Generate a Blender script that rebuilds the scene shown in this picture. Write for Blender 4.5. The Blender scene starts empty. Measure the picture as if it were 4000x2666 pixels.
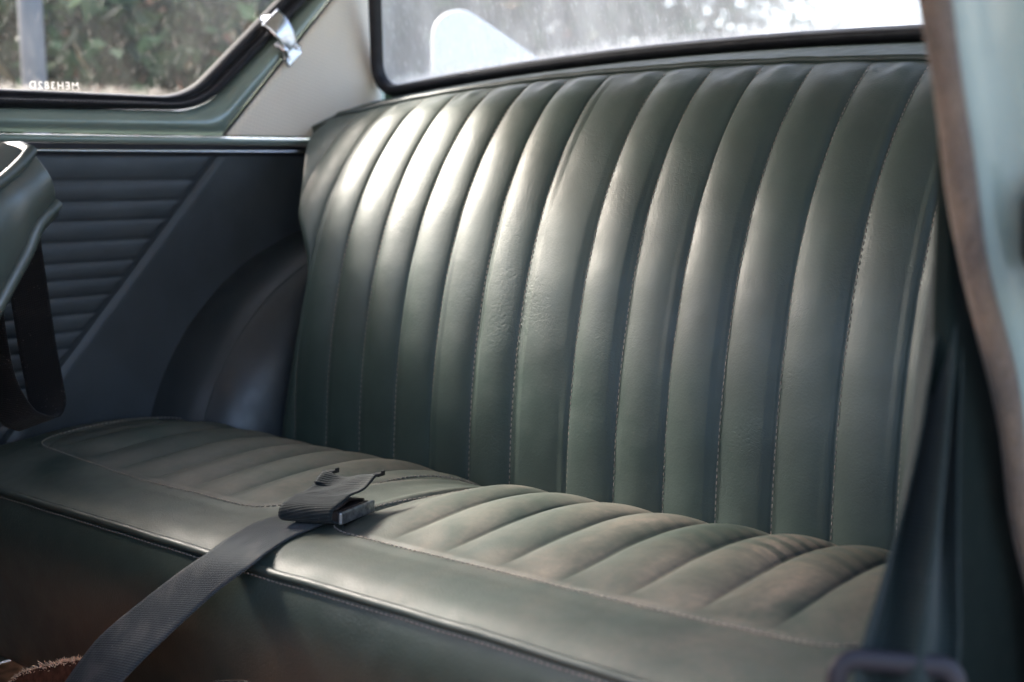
import bpy, math, random
import numpy as np
from mathutils import Vector, Matrix

rng = np.random.default_rng(7)
random.seed(7)
H = 1.1                      # camera height above the ground; geometry below is written relative to it
scene = bpy.context.scene
C = scene.collection

# ------------------------------------------------------------------ camera, sky, sun, exposure
cam_data = bpy.data.cameras.new('camera')
cam = bpy.data.objects.new('camera', cam_data)
C.objects.link(cam)
RIGHT = Vector((0.74910, 0.66231, -0.01370)); DOWN = Vector((0.07226, -0.10225, -0.99213)); FWD = Vector((-0.65850, 0.74222, -0.12446))
rot = Matrix((RIGHT, -DOWN, -FWD)).transposed()
cam.matrix_world = Matrix.Translation((0, 0, H)) @ rot.to_4x4()
cam_data.lens = 45.87; cam_data.sensor_width = 36.0
cam_data.clip_start = 0.05; cam_data.clip_end = 2000
cam_data.dof.use_dof = True
cam_data.dof.focus_distance = 1.50
cam_data.dof.aperture_fstop = 3.4
cam_data.dof.aperture_blades = 7
scene.camera = cam

SUN_EL = math.radians(36.5); SUN_AZ = math.radians(265)   # azimuth measured clockwise from +Y
world = bpy.data.worlds.new('World'); scene.world = world; world.use_nodes = True
wn = world.node_tree.nodes; wl = world.node_tree.links
sky = wn.new('ShaderNodeTexSky'); sky.sky_type = 'NISHITA'; sky.sun_disc = False
sky.sun_elevation = SUN_EL; sky.sun_rotation = SUN_AZ
sky.air_density = 0.75; sky.dust_density = 5.0; sky.ozone_density = 1.0
bg = wn['Background']; bg.inputs['Strength'].default_value = 0.15
wl.new(sky.outputs['Color'], bg.inputs['Color'])
sun_d = bpy.data.lights.new('sun', 'SUN'); sun_d.energy = 1.3; sun_d.angle = math.radians(10); sun_d.color = (1.0, 0.93, 0.86)
sun = bpy.data.objects.new('sun', sun_d); C.objects.link(sun)
sdir = Vector((math.sin(SUN_AZ) * math.cos(SUN_EL), math.cos(SUN_AZ) * math.cos(SUN_EL), math.sin(SUN_EL)))
sun.rotation_euler = sdir.to_track_quat('Z', 'Y').to_euler()
sun.location = (-6, -2, 9)
vs = scene.view_settings
vs.view_transform = 'Standard'; vs.look = 'None'; vs.gamma = 1.0; vs.use_curve_mapping = False
vs.exposure = 3.35
scene.cycles.use_denoising = True
scene.cycles.max_bounces = 10; scene.cycles.transparent_max_bounces = 12
scene.cycles.sample_clamp_indirect = 8.0
scene.cycles.caustics_reflective = False; scene.cycles.caustics_refractive = False

# ------------------------------------------------------------------ helpers
def link_parent(o, parent):
    C.objects.link(o)
    if parent is not None:
        o.parent = parent
LOC = {}
def thing(name, label, cat, loc, group=None):
    o = bpy.data.objects.new(name, None); C.objects.link(o)
    o.empty_display_size = 0.05
    o.location = (loc[0], loc[1], loc[2] + H); LOC[o] = np.array(o.location)
    o['label'] = label; o['category'] = cat
    if group: o['group'] = group
    return o
def tag(o, label=None, cat=None, kind=None, group=None):
    if label: o['label'] = label
    if cat: o['category'] = cat
    if kind: o['kind'] = kind
    if group: o['group'] = group
    return o

class MB:
    """collects geometry in camera-height coordinates; build() links it as one mesh"""
    def __init__(s): s.v = []; s.f = []; s.uv = []; s.n = 0
    def add(s, verts, faces, uvs=None):
        verts = np.asarray(verts, float).reshape(-1, 3)
        s.v.append(verts)
        for k, f in enumerate(faces):
            s.f.append([i + s.n for i in f])
            s.uv.append(uvs[k] if uvs is not None else [(0, 0)] * len(f))
        s.n += len(verts); return s
    def grid(s, P, uv=None, cu=False, cv=False, flip=False):
        P = np.asarray(P, float); nu, nv = P.shape[:2]
        if uv is None:
            a, b = np.meshgrid(np.linspace(0, 1, nu), np.linspace(0, 1, nv), indexing='ij'); uv = np.stack([a, b], -1)
        F = []; U = []
        for i in range(nu if cu else nu - 1):
            i2 = (i + 1) % nu
            for j in range(nv if cv else nv - 1):
                j2 = (j + 1) % nv
                q = [(i, j), (i2, j), (i2, j2), (i, j2)]
                if flip: q.reverse()
                F.append([a * nv + b for a, b in q]); U.append([tuple(uv[a, b]) for a, b in q])
        return s.add(P.reshape(-1, 3), F, U)
    def box(s, c, d, R=None):
        c = np.array(c, float); d = np.array(d, float) / 2
        v = np.array([[x, y, z] for x in (-1, 1) for y in (-1, 1) for z in (-1, 1)], float) * d
        if R is not None: v = v @ np.asarray(R, float)
        return s.add(v + c, [[0, 1, 3, 2], [4, 6, 7, 5], [0, 4, 5, 1], [2, 3, 7, 6], [0, 2, 6, 4], [1, 5, 7, 3]])
    def tube(s, pts, r, n=10, closed=False, sx=1.0, cap=True, up=(0, 0, 1)):
        pts = np.asarray(pts, float); m = len(pts)
        rr = np.full(m, r) if np.isscalar(r) else np.asarray(r, float)
        T = np.gradient(pts, axis=0) if not closed else np.roll(pts, -1, 0) - np.roll(pts, 1, 0)
        T /= np.linalg.norm(T, axis=1)[:, None] + 1e-12
        nrm = np.array(up, float); nrm = nrm - T[0] * (nrm @ T[0])
        if np.linalg.norm(nrm) < 1e-4: nrm = np.array((1., 0, 0)) - T[0] * T[0][0]
        nrm /= np.linalg.norm(nrm); P = np.zeros((m, n, 3))
        a = np.linspace(0, 2 * np.pi, n, endpoint=False)
        dist = np.concatenate([[0], np.cumsum(np.linalg.norm(np.diff(pts, axis=0), axis=1))])
        UV = np.zeros((m, n, 2))
        for i in range(m):
            nrm = nrm - T[i] * (nrm @ T[i]); nrm /= np.linalg.norm(nrm) + 1e-12
            b = np.cross(T[i], nrm)
            P[i] = pts[i] + rr[i] * (np.cos(a)[:, None] * nrm * sx + np.sin(a)[:, None] * b)
            UV[i, :, 0] = dist[i]; UV[i, :, 1] = a / (2 * np.pi)
        base = s.n
        s.grid(P, UV, cu=closed, cv=True)
        if cap and not closed:
            s.f.append([base + k for k in range(n)][::-1]); s.uv.append([(0, 0)] * n)
            s.f.append([base + (m - 1) * n + k for k in range(n)]); s.uv.append([(0, 0)] * n)
        return s
    def blob(s, c, ax, r1, r2, up=(0, 0, 1)):
        """small capsule-like stitch along ax"""
        ax = np.array(ax, float); ax /= np.linalg.norm(ax) + 1e-12
        pts = [np.array(c) + ax * t * r1 for t in (-1, -.7, 0, .7, 1)]
        return s.tube(pts, np.array([.25, .8, 1, .8, .25]) * r2, n=6, up=up)
    def prism(s, poly, axis, a0, a1):
        """polygon (two coords) extruded along axis 0/1/2"""
        n = len(poly); V = []
        for a in (a0, a1):
            for p in poly:
                q = list(p); q.insert(axis, a); V.append(q)
        F = [list(range(n))[::-1], [n + k for k in range(n)]] + [[k, (k + 1) % n, n + (k + 1) % n, n + k] for k in range(n)]
        return s.add(V, F)
    def build(s, name, mat, parent=None, smooth=True, bevel=0, solid=0, sharp=None):
        V = np.concatenate(s.v) + np.array((0, 0, H))
        if parent is not None: V = V - LOC[parent]
        me = bpy.data.meshes.new(name)
        me.from_pydata(V.tolist(), [], s.f)
        ul = me.uv_layers.new(name='uv')
        flat = [c for fu in s.uv for c in fu]
        ul.data.foreach_set('uv', np.array(flat, float).ravel())
        me.materials.append(mat)
        if smooth: me.polygons.foreach_set('use_smooth', [True] * len(me.polygons))
        me.update()
        o = bpy.data.objects.new(name, me)
        link_parent(o, parent)
        LOC[o] = LOC[parent] if parent is not None else np.zeros(3)
        if solid:
            m = o.modifiers.new('solid', 'SOLIDIFY'); m.thickness = solid; m.offset = 0
        if bevel:
            m = o.modifiers.new('bevel', 'BEVEL'); m.width = bevel; m.segments = 3; m.limit_method = 'ANGLE'
        if sharp is not None and smooth:
            bm_sharp(me, sharp)
        return o
def bm_sharp(me, ang):
    import bmesh
    bm = bmesh.new(); bm.from_mesh(me)
    for e in bm.edges:
        if len(e.link_faces) == 2 and e.calc_face_angle(0) > ang: e.smooth = False
    bm.to_mesh(me); bm.free()

def interp(xs, ys):
    """smooth (Catmull-Rom/PCHIP-like) interpolation"""
    xs = np.asarray(xs, float); ys = np.asarray(ys, float)
    d = np.diff(ys) / np.diff(xs); m = np.zeros_like(ys)
    m[1:-1] = (d[:-1] * np.diff(xs)[1:] + d[1:] * np.diff(xs)[:-1]) / (xs[2:] - xs[:-2]); m[0] = d[0]; m[-1] = d[-1]
    def f(x):
        x = np.clip(np.asarray(x, float), xs[0], xs[-1])
        i = np.clip(np.searchsorted(xs, x) - 1, 0, len(xs) - 2)
        h = xs[i + 1] - xs[i]; t = (x - xs[i]) / h
        return ((2*t**3-3*t**2+1)*ys[i] + (t**3-2*t**2+t)*h*m[i] + (-2*t**3+3*t**2)*ys[i+1] + (t**3-t**2)*h*m[i+1])
    return f
def sstep(a, b, x):
    t = np.clip((np.asarray(x, float) - a) / (b - a), 0, 1); return t * t * (3 - 2 * t)
def resample(pts, n):
    pts = np.asarray(pts, float); k = np.arange(len(pts))
    f = [interp(k, pts[:, c]) for c in range(pts.shape[1])]
    fine = np.stack([g(np.linspace(0, len(pts) - 1, 400)) for g in f], -1)
    L = np.concatenate([[0], np.cumsum(np.linalg.norm(np.diff(fine, axis=0), axis=1))])
    t = np.linspace(0, L[-1], n)
    return np.stack([np.interp(t, L, fine[:, c]) for c in range(pts.shape[1])], -1)
def roundpoly(poly, rad, nc=14, ne=10):
    """closed rounded polygon with a fixed number of points per corner and edge"""
    n = len(poly); out = []; poly = [np.array(p, float) for p in poly]; tan = []
    for i in range(n):
        a, b, c = poly[i - 1], poly[i], poly[(i + 1) % n]
        u = (a - b) / np.linalg.norm(a - b); w = (c - b) / np.linalg.norm(c - b)
        ang = math.acos(np.clip(u @ w, -1, 1)); r = rad[i]; d = r / math.tan(ang / 2)
        ctr = b + (u + w) / np.linalg.norm(u + w) * r / math.sin(ang / 2)
        tan.append((b + u * d, b + w * d, ctr, r))
    for i in range(n):
        p0, p1, ctr, r = tan[i]
        a0 = math.atan2(*(p0 - ctr)[::-1]); a1 = math.atan2(*(p1 - ctr)[::-1]); da = (a1 - a0 + math.pi) % (2 * math.pi) - math.pi
        for k in range(nc): 
            a = a0 + da * k / (nc - 1); out.append(ctr + r * np.array((math.cos(a), math.sin(a))))
        q = tan[(i + 1) % n][0]
        for k in range(1, ne): out.append(p1 + (q - p1) * k / ne)
    return np.array(out)
def wob(x, y, s=1.0, seed=0):
    """cheap smooth lumpiness"""
    r = np.random.default_rng(seed); o = 0
    for k in range(7):
        a = r.uniform(0, 6.28); f = s * r.uniform(.5, 2.0); o = o + np.sin(f * (x * math.cos(a) + y * math.sin(a)) + r.uniform(0, 6.28))
    return o / 7

# ------------------------------------------------------------------ materials
class NT:
    def __init__(s, name):
        s.m = bpy.data.materials.new(name); s.m.use_nodes = True
        s.t = s.m.node_tree; s.b = s.t.nodes['Principled BSDF']; s.out = s.t.nodes['Material Output']
        s.tc = s.n('ShaderNodeTexCoord')
    def n(s, t, **k):
        nd = s.t.nodes.new(t)
        for a, v in k.items():
            if a.startswith('i_'):
                key = a[2:].replace('_', ' ')
                nd.inputs[int(key) if key.isdigit() else key].default_value = v
            else: setattr(nd, a, v)
        return nd
    def l(s, a, b): s.t.links.new(a, b)
    def set(s, **k):
        for a, v in k.items():
            s.b.inputs[a.replace('_', ' ')].default_value = v
    def mapping(s, src='Object', scale=(1, 1, 1), rot=(0, 0, 0)):
        mp = s.n('ShaderNodeMapping'); mp.inputs['Scale'].default_value = scale; mp.inputs['Rotation'].default_value = rot
        s.l(s.tc.outputs[src], mp.inputs['Vector']); return mp.outputs[0]
    def noise(s, scale, detail=3, rough=.55, vec=None, dist=0):
        nd = s.n('ShaderNodeTexNoise'); nd.inputs['Scale'].default_value = scale; nd.inputs['Detail'].default_value = detail
        nd.inputs['Roughness'].default_value = rough; nd.inputs['Distortion'].default_value = dist
        s.l(vec if vec is not None else s.tc.outputs['Object'], nd.inputs['Vector']); return nd.outputs['Fac']
    def voro(s, scale, feature='F1', vec=None, out='Distance', rand=1.0):
        nd = s.n('ShaderNodeTexVoronoi', feature=feature); nd.inputs['Scale'].default_value = scale
        nd.inputs['Randomness'].default_value = rand
        s.l(vec if vec is not None else s.tc.outputs['Object'], nd.inputs['Vector']); return nd.outputs[out]
    def ramp(s, src, a, b, va=0.0, vb=1.0):
        nd = s.n('ShaderNodeMapRange', interpolation_type='SMOOTHSTEP'); s.l(src, nd.inputs[0])
        for k, v in zip((1, 2, 3, 4), (a, b, va, vb)): nd.inputs[k].default_value = v
        return nd.outputs[0]
    def math(s, op, a, b=None):
        nd = s.n('ShaderNodeMath', operation=op)
        for k, v in enumerate((a, b)):
            if v is None: continue
            if isinstance(v, (int, float)): nd.inputs[k].default_value = v
            else: s.l(v, nd.inputs[k])
        return nd.outputs[0]
    def mix(s, fac, a, b):
        nd = s.n('ShaderNodeMix', data_type='RGBA')
        if isinstance(fac, (int, float)): nd.inputs[0].default_value = fac
        else: s.l(fac, nd.inputs[0])
        for k, v in ((6, a), (7, b)):
            if isinstance(v, tuple): nd.inputs[k].default_value = (*v, 1)
            else: s.l(v, nd.inputs[k])
        return nd.outputs[2]
    def bump(s, h, strength, dist=.001, prev=None):
        nd = s.n('ShaderNodeBump'); nd.inputs['Strength'].default_value = strength; nd.inputs['Distance'].default_value = dist
        s.l(h, nd.inputs['Height'])
        if prev is not None: s.l(prev, nd.inputs['Normal'])
        return nd.outputs[0]

def vinyl(name, col, rough=.38, grain=1.0, spec=.5, dust=0.0, crease=1.0, dustcol=(.215, .170, .136), coat=0.0, dust_x=None):
    m = NT(name); m.set(Roughness=rough); m.b.inputs['Specular IOR Level'].default_value = spec
    if coat: m.b.inputs['Coat Weight'].default_value = coat; m.b.inputs['Coat Roughness'].default_value = .3
    big = m.noise(9, 4); var = m.ramp(big, .3, .7, .0, 1.0)
    c = m.mix(var, tuple(x * .86 for x in col), tuple(x * 1.14 for x in col))
    rg = m.ramp(m.noise(34, 4), .3, .7, rough - .05, rough + .06)
    if dust:
        # settled dust: thick on upward faces, wiped away in broad strokes
        sep = m.n('ShaderNodeSeparateXYZ'); geo = m.n('ShaderNodeNewGeometry'); m.l(geo.outputs['Normal'], sep.inputs[0])
        up = m.ramp(sep.outputs['Z'], .35, .95)
        wipe = m.ramp(m.noise(5.5, 5, .6, m.mapping(scale=(1.3, .8, 1), rot=(0, 0, .5)), 1.2), .25, .78)
        fine = m.ramp(m.noise(120, 3), .25, .75, .55, 1.0)
        f = m.math('MULTIPLY', m.math('MULTIPLY', up, wipe), fine)
        if dust_x:
            su = m.n('ShaderNodeSeparateXYZ'); m.l(m.tc.outputs['UV'], su.inputs[0]); f = m.math('MULTIPLY', f, su.outputs['X'])
        if dust_x:
            sp = m.n('ShaderNodeSeparateXYZ'); m.l(geo.outputs['Position'], sp.inputs[0])
            f = m.math('MULTIPLY', f, m.ramp(sp.outputs['X'], dust_x[0], dust_x[1], dust_x[2], 1.0))
            # finger-wide wiped stripes near the back of the right-hand squab
            st = m.n('ShaderNodeTexWave', wave_type='BANDS', bands_direction='Y'); st.inputs['Scale'].default_value = 13; st.inputs['Distortion'].default_value = 2.2
            st.inputs['Detail'].default_value = 2; st.inputs['Detail Scale'].default_value = .8
            m.l(m.mapping(scale=(1, 1, 0), rot=(0, 0, .35)), st.inputs['Vector'])
            msk = m.math('MULTIPLY', m.ramp(sp.outputs['Y'], 1.0, 1.06), m.ramp(sp.outputs['X'], -.80, -.70))
            keep = m.math('SUBTRACT', 1.0, m.math('MULTIPLY', msk, m.ramp(st.outputs['Fac'], .45, .75, 0, .75)))
            f = m.math('MULTIPLY', f, keep)
        f = m.math('MULTIPLY', f, dust)
        specks = m.ramp(m.voro(240), .0, .16, 1.0, 0.0)
        f2 = m.math('MAXIMUM', f, m.math('MULTIPLY', m.math('MULTIPLY', specks, up), m.ramp(m.noise(50, 2), .58, .68, 0, .9)))
        c = m.mix(f2, c, dustcol)
        rg = m.math('ADD', rg, m.math('MULTIPLY', f, .35))
    m.l(c, m.b.inputs['Base Color']); m.l(rg, m.b.inputs['Roughness'])
    n1 = m.bump(m.voro(420, 'SMOOTH_F1'), .19 * grain, .0007)
    warp = m.n('ShaderNodeTexNoise'); warp.inputs['Scale'].default_value = 18; warp.inputs['Detail'].default_value = 3
    m.l(m.tc.outputs['Object'], warp.inputs['Vector'])
    vm = m.n('ShaderNodeVectorMath', operation='MULTIPLY_ADD'); vm.inputs[1].default_value = (.05, .05, .05)
    m.l(warp.outputs['Color'], vm.inputs[0]); m.l(m.tc.outputs['Object'], vm.inputs[2])
    cr = m.ramp(m.voro(150, 'DISTANCE_TO_EDGE', vm.outputs[0]), 0, .10)
    msk = m.ramp(m.noise(7, 2), .48, .68)
    h = m.math('SUBTRACT', 1.0, m.math('MULTIPLY', m.math('SUBTRACT', 1.0, cr), msk))
    n2 = m.bump(h, .20 * crease, .0008, n1)
    n3 = m.bump(m.noise(22, 3), .16, .004, n2)
    m.l(n3, m.b.inputs['Normal'])
    return m.m

M_green = vinyl('green_vinyl', (.0235, .0385, .0315), .49, 1.0, .45, dust=.10)
M_cush = vinyl('dusty_green_vinyl', (.0235, .038, .0305), .57, .8, .45, dust=.78, dust_x=(-1.5, -.55, .42), crease=.7)
M_panel = vinyl('dark_vinyl', (.038, .045, .051), .42, .7, .45, crease=.3)
M_arch = vinyl('dark_arch_vinyl', (.024, .029, .032), .38, .7, .45, crease=.3)
M_front = vinyl('grey_green_vinyl', (.034, .045, .040), .38, .6, .6, crease=1.6, coat=.08)
M_glowfront = vinyl('glow_tinted_green_vinyl', (.026, .036, .029), .40, 1.0, .5)
def warm_glow_tint(mat):  # warm glow reflected off the floor, painted as brown noise low on the front
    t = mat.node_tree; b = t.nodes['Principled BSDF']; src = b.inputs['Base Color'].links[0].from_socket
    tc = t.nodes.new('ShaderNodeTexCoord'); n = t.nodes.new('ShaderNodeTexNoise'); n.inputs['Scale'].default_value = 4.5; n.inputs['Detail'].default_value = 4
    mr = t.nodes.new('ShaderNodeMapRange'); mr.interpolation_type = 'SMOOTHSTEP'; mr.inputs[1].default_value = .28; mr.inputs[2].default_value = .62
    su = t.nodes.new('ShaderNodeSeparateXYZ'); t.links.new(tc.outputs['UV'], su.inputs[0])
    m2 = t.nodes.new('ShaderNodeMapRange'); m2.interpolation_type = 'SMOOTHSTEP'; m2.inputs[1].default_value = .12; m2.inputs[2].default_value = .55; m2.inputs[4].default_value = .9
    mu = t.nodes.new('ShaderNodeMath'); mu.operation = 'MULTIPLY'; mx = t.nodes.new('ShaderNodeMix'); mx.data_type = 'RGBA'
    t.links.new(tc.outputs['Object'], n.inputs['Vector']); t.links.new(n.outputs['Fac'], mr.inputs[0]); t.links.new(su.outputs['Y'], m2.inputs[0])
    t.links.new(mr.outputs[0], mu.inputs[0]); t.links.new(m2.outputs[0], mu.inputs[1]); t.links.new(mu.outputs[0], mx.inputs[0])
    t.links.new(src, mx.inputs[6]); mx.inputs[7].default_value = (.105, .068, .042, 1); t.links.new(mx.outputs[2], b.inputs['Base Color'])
warm_glow_tint(M_glowfront)
M_shelf = vinyl('shelf_vinyl', (.050, .064, .052), .65, 1.0, .25, crease=.3)
M_welt = vinyl('welt_vinyl', (.022, .032, .027), .54, .2, .5, crease=0)

def simple(name, col, rough=.5, metal=0.0, spec=.5, noise=.0, nscale=30, bump=0.0, bscale=200, coat=0.0):
    m = NT(name); m.set(Roughness=rough, Metallic=metal); m.b.inputs['Specular IOR Level'].default_value = spec
    m.b.inputs['Coat Weight'].default_value = coat; m.b.inputs['Coat Roughness'].default_value = .06
    v = m.ramp(m.noise(nscale, 4), .3, .7)
    m.l(m.mix(v, tuple(max(0, x * (1 - noise)) for x in col), tuple(x * (1 + noise) for x in col)), m.b.inputs['Base Color'])
    if bump: m.l(m.bump(m.noise(bscale, 3), bump, .001), m.b.inputs['Normal'])
    return m.m
M_paint = simple('green_paint', (.20, .255, .226), .22, .1, .5, .05, 14, .04, 60, coat=.8)
M_rubber = simple('black_rubber', (.014, .013, .016), .52, 0, .3, .25, 60, .15, 300)
M_chrome = simple('bright_metal', (.72, .72, .72), .14, 1.0, .5, .05, 90)
M_catch = simple('catch_metal', (.62, .62, .64), .24, 1.0, .5, .12, 120, .05, 200)
M_steel = simple('dark_steel', (.32, .33, .35), .32, .9, .5, .35, 160, .1, 300)
M_rust = simple('rusty_black_steel', (.035, .024, .020), .5, .3, .4, .7, 90, .2, 200)
M_plastic = simple('black_plastic', (.010, .008, .011), .55, 0, .25, .1, 60, .05, 400)
M_blackmetal = simple('black_metal', (.012, .012, .013), .35, .4, .5, .2, 60)
M_head = simple('roof_lining', (.66, .62, .55), .8, 0, .3, .06, 20, .1, 300)
M_carpet = simple('floor_carpet', (.50, .22, .11), .95, 0, .1, .4, 60, .6, 300)
M_thread = simple('thread', (.20, .175, .15), .8, 0, .2, .2, 300)
M_white = simple('white_gloss', (.62, .61, .59), .3, 0, .5, .02, 10)
M_pole = simple('galvanised', (.085, .085, .092), .5, .3, .5, .08, 20)
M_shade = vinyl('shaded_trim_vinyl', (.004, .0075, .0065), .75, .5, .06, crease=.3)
M_darkpile = simple('black_pile', (.006, .006, .007), .95, 0, .05, .3, 60)
M_bark = simple('bark', (.09, .07, .05), .9, 0, .2, .3, 20, .5, 40)
M_ground = simple('pale_concrete', (.31, .30, .28), .9, 0, .3, .3, 3, .4, 60)
M_text = simple('etched_white', (.85, .85, .85), .7, 0, .3, .05)
_t = M_text.node_tree; _tl = _t.nodes.new('ShaderNodeBsdfTranslucent'); _tl.inputs[0].default_value = (.42, .42, .42, 1)
_t.links.new(_tl.outputs[0], _t.nodes['Material Output'].inputs['Surface'])

def m_cream():
    m = NT('cream_perforated_vinyl'); m.set(Roughness=.55)
    mp = m.mapping('UV', (1, 1, 1), (0, 0, .25))
    w = []
    for d in ('X', 'Y'):
        t = m.n('ShaderNodeTexWave', wave_type='BANDS', bands_direction=d, wave_profile='SIN'); t.inputs['Scale'].default_value = 48; m.l(mp, t.inputs['Vector']); w.append(t.outputs['Fac'])
    p = m.math('MULTIPLY', w[0], w[1])
    dots = m.ramp(p, .45, .8)
    c = m.mix(m.ramp(m.noise(8, 3), .3, .7), (.74, .665, .56), (.79, .715, .61))
    m.l(m.mix(m.math('MULTIPLY', dots, .45), c, (.40, .37, .32)), m.b.inputs['Base Color'])
    m.l(m.bump(m.math('SUBTRACT', 1.0, dots), .5, .0008), m.b.inputs['Normal'])
    return m.m
M_cream = m_cream()

def m_furflex():
    m = NT('brown_pile'); m.set(Roughness=.9); m.b.inputs['Sheen Weight'].default_value = .12
    n1 = m.noise(45, 3, .6, m.mapping(scale=(1, 1, .6))); n2 = m.noise(420, 2)
    c = m.mix(m.ramp(n1, .3, .7), (.036, .024, .013), (.090, .060, .034))
    c = m.mix(m.ramp(n2, .3, .7, 0, .5), c, (.12, .09, .075))
    m.l(c, m.b.inputs['Base Color']); m.l(m.bump(n2, .8, .002), m.b.inputs['Normal'])
    return m.m
M_furflex = m_furflex()

def m_webbing(name, c0, c1, scale=1.0, dirt=.25, rough=.8, spec=.15):
    # uv: u metres along, v metres across
    m = NT(name); m.set(Roughness=rough); m.b.inputs['Specular IOR Level'].default_value = spec; m.b.inputs['Sheen Weight'].default_value = .06
    w = m.n('ShaderNodeTexWave', wave_type='BANDS', bands_direction='DIAGONAL', wave_profile='SIN'); w.inputs['Scale'].default_value = 190 * scale
    mp = m.mapping('UV', (1, .25, 1)); m.l(mp, w.inputs['Vector'])
    e = m.n('ShaderNodeTexWave', wave_type='BANDS', bands_direction='Y'); e.inputs['Scale'].default_value = 120 * scale; m.l(m.mapping('UV'), e.inputs['Vector'])
    h = m.math('ADD', w.outputs['Fac'], m.math('MULTIPLY', e.outputs['Fac'], .35))
    c = m.mix(w.outputs['Fac'], c0, c1)
    d = m.math('MULTIPLY', m.ramp(m.noise(26, 4), .45, .75), dirt)
    c = m.mix(d, c, (.17, .145, .13))
    lint = m.math('MULTIPLY', m.ramp(m.voro(230), 0, .17, 1, 0), m.ramp(m.noise(35, 2), .48, .62, 0, .8))
    c = m.mix(lint, c, (.26, .22, .20))
    m.l(c, m.b.inputs['Base Color'])
    m.l(m.bump(h, .55, .0008), m.b.inputs['Normal'])
    return m.m
M_web = m_webbing('slate_webbing', (.021, .025, .026), (.041, .048, .049))
M_webfold = m_webbing('dark_webbing', (.004, .006, .0065), (.012, .017, .018), 1.0, .08)
M_webgreen = m_webbing('green_black_webbing', (.0045, .0082, .0072), (.0105, .0185, .0165), 1.0, .03, .7, .15)
M_webblack = m_webbing('black_webbing', (.0025, .0025, .003), (.006, .006, .0065), 1.0, .03)

def m_glass(name, lo, hi, streak, grime=.2, amt=.15, dustcol=(.62, .60, .57), refl=.3):
    m = NT(name); t = m.t
    tr = m.n('ShaderNodeBsdfTransparent'); tr.inputs['Color'].default_value = (.90, .93, .92, 1)
    gl = m.n('ShaderNodeBsdfGlossy'); gl.inputs['Roughness'].default_value = .02
    fr = m.n('ShaderNodeFresnel'); fr.inputs['IOR'].default_value = 1.45
    g = m.n('ShaderNodeMixShader'); m.l(m.math('MULTIPLY', fr.outputs[0], refl), g.inputs[0]); m.l(tr.outputs[0], g.inputs[1]); m.l(gl.outputs[0], g.inputs[2])
    df = m.n('ShaderNodeBsdfDiffuse'); df.inputs['Color'].default_value = (*dustcol, 1)
    tl = m.n('ShaderNodeBsdfTranslucent'); tl.inputs['Color'].default_value = (*dustcol, 1)
    du = m.n('ShaderNodeMixShader'); du.inputs[0].default_value = .6; m.l(df.outputs[0], du.inputs[1]); m.l(tl.outputs[0], du.inputs[2])
    n1 = m.ramp(m.noise(9, 5, .6, m.mapping(scale=streak)), .30, .72, lo, hi)
    n2 = m.math('MULTIPLY', m.ramp(m.noise(75, 4, .65, m.mapping(scale=tuple(1 if q == 1 else q * 1.4 for q in streak))), .52, .75), .22 * amt)
    sp = m.math('MULTIPLY', m.ramp(m.voro(150), .0, .16, 1, 0), m.ramp(m.noise(14, 2), .46, .62, 0, .55 * amt))
    # grime gathered along the lower rubber (uv v = height above the edge in metres)
    su = m.n('ShaderNodeSeparateXYZ'); m.l(m.tc.outputs['UV'], su.inputs[0])
    jag = m.math('ADD', su.outputs['Y'], m.math('MULTIPLY', m.noise(60, 4, .7), -.035))
    gr = m.ramp(jag, -.022, .002, grime, 0)
    f = m.math('MINIMUM', m.math('ADD', m.math('ADD', n1, n2), m.math('MAXIMUM', sp, gr)), .97)
    mx = m.n('ShaderNodeMixShader'); m.l(f, mx.inputs[0]); m.l(g.outputs[0], mx.inputs[1]); m.l(du.outputs[0], mx.inputs[2])
    m.l(mx.outputs[0], m.out.inputs['Surface'])
    return m.m
M_glass_q = m_glass('dusty_glass', .0, .03, (1, 1, .5), .2, .18)
M_glass_r = m_glass('dirty_rear_glass', .36, .60, (1.5, 1, .6), .5, .8, (.66, .61, .56))
M_glass_f = m_glass('clean_glass', .0, .03, (1, 1, 1))

def m_leaf(name, cols):
    m = NT(name); m.set(Roughness=.65); m.b.inputs['Specular IOR Level'].default_value = .08
    oi = m.n('ShaderNodeNewGeometry')
    rmp = m.n('ShaderNodeValToRGB'); m.l(oi.outputs['Random Per Island'], rmp.inputs[0])
    el = rmp.color_ramp.elements
    while len(el) < len(cols): el.new(.5)
    for k, (p, c) in enumerate(cols): el[k].position = p; el[k].color = (*c, 1)
    rmp.color_ramp.interpolation = 'CONSTANT'
    m.l(rmp.outputs[0], m.b.inputs['Base Color'])
    tl = m.n('ShaderNodeBsdfTranslucent'); m.l(rmp.outputs[0], tl.inputs['Color'])
    mx = m.n('ShaderNodeMixShader'); mx.inputs[0].default_value = .2
    m.l(m.b.outputs[0], mx.inputs[1]); m.l(tl.outputs[0], mx.inputs[2]); m.l(mx.outputs[0], m.out.inputs['Surface'])
    return m.m
LEAFCOLS = [(0, (.010, .018, .009)), (.3, (.018, .032, .014)), (.55, (.030, .055, .022)), (.75, (.050, .085, .036)), (.9, (.085, .115, .06)), (.955, (.16, .075, .045)), (.98, (.17, .13, .07))]
M_leaf = m_leaf('hedge_leaf', LEAFCOLS)
M_leaf2 = m_leaf('bush_leaf', [(0, (.05, .075, .04)), (.3, (.07, .10, .05)), (.6, (.10, .13, .07)), (.85, (.13, .15, .09)), (.94, (.18, .15, .09)), (.98, (.22, .17, .1))])
M_hedgecore = simple('hedge_twigs', (.03, .035, .022), .9, 0, .2, .4, 6, .8, 14)

# ------------------------------------------------------------------ the place outside
def sheet(name, pts, mat, label=None):
    b = MB(); b.add(pts, [list(range(len(pts)))]); o = b.build(name, mat, smooth=False); o['kind'] = 'structure'; return o
sheet('ground', [(-400, -400, -H), (400, -400, -H), (400, 400, -H), (-400, 400, -H)], M_ground)

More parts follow.
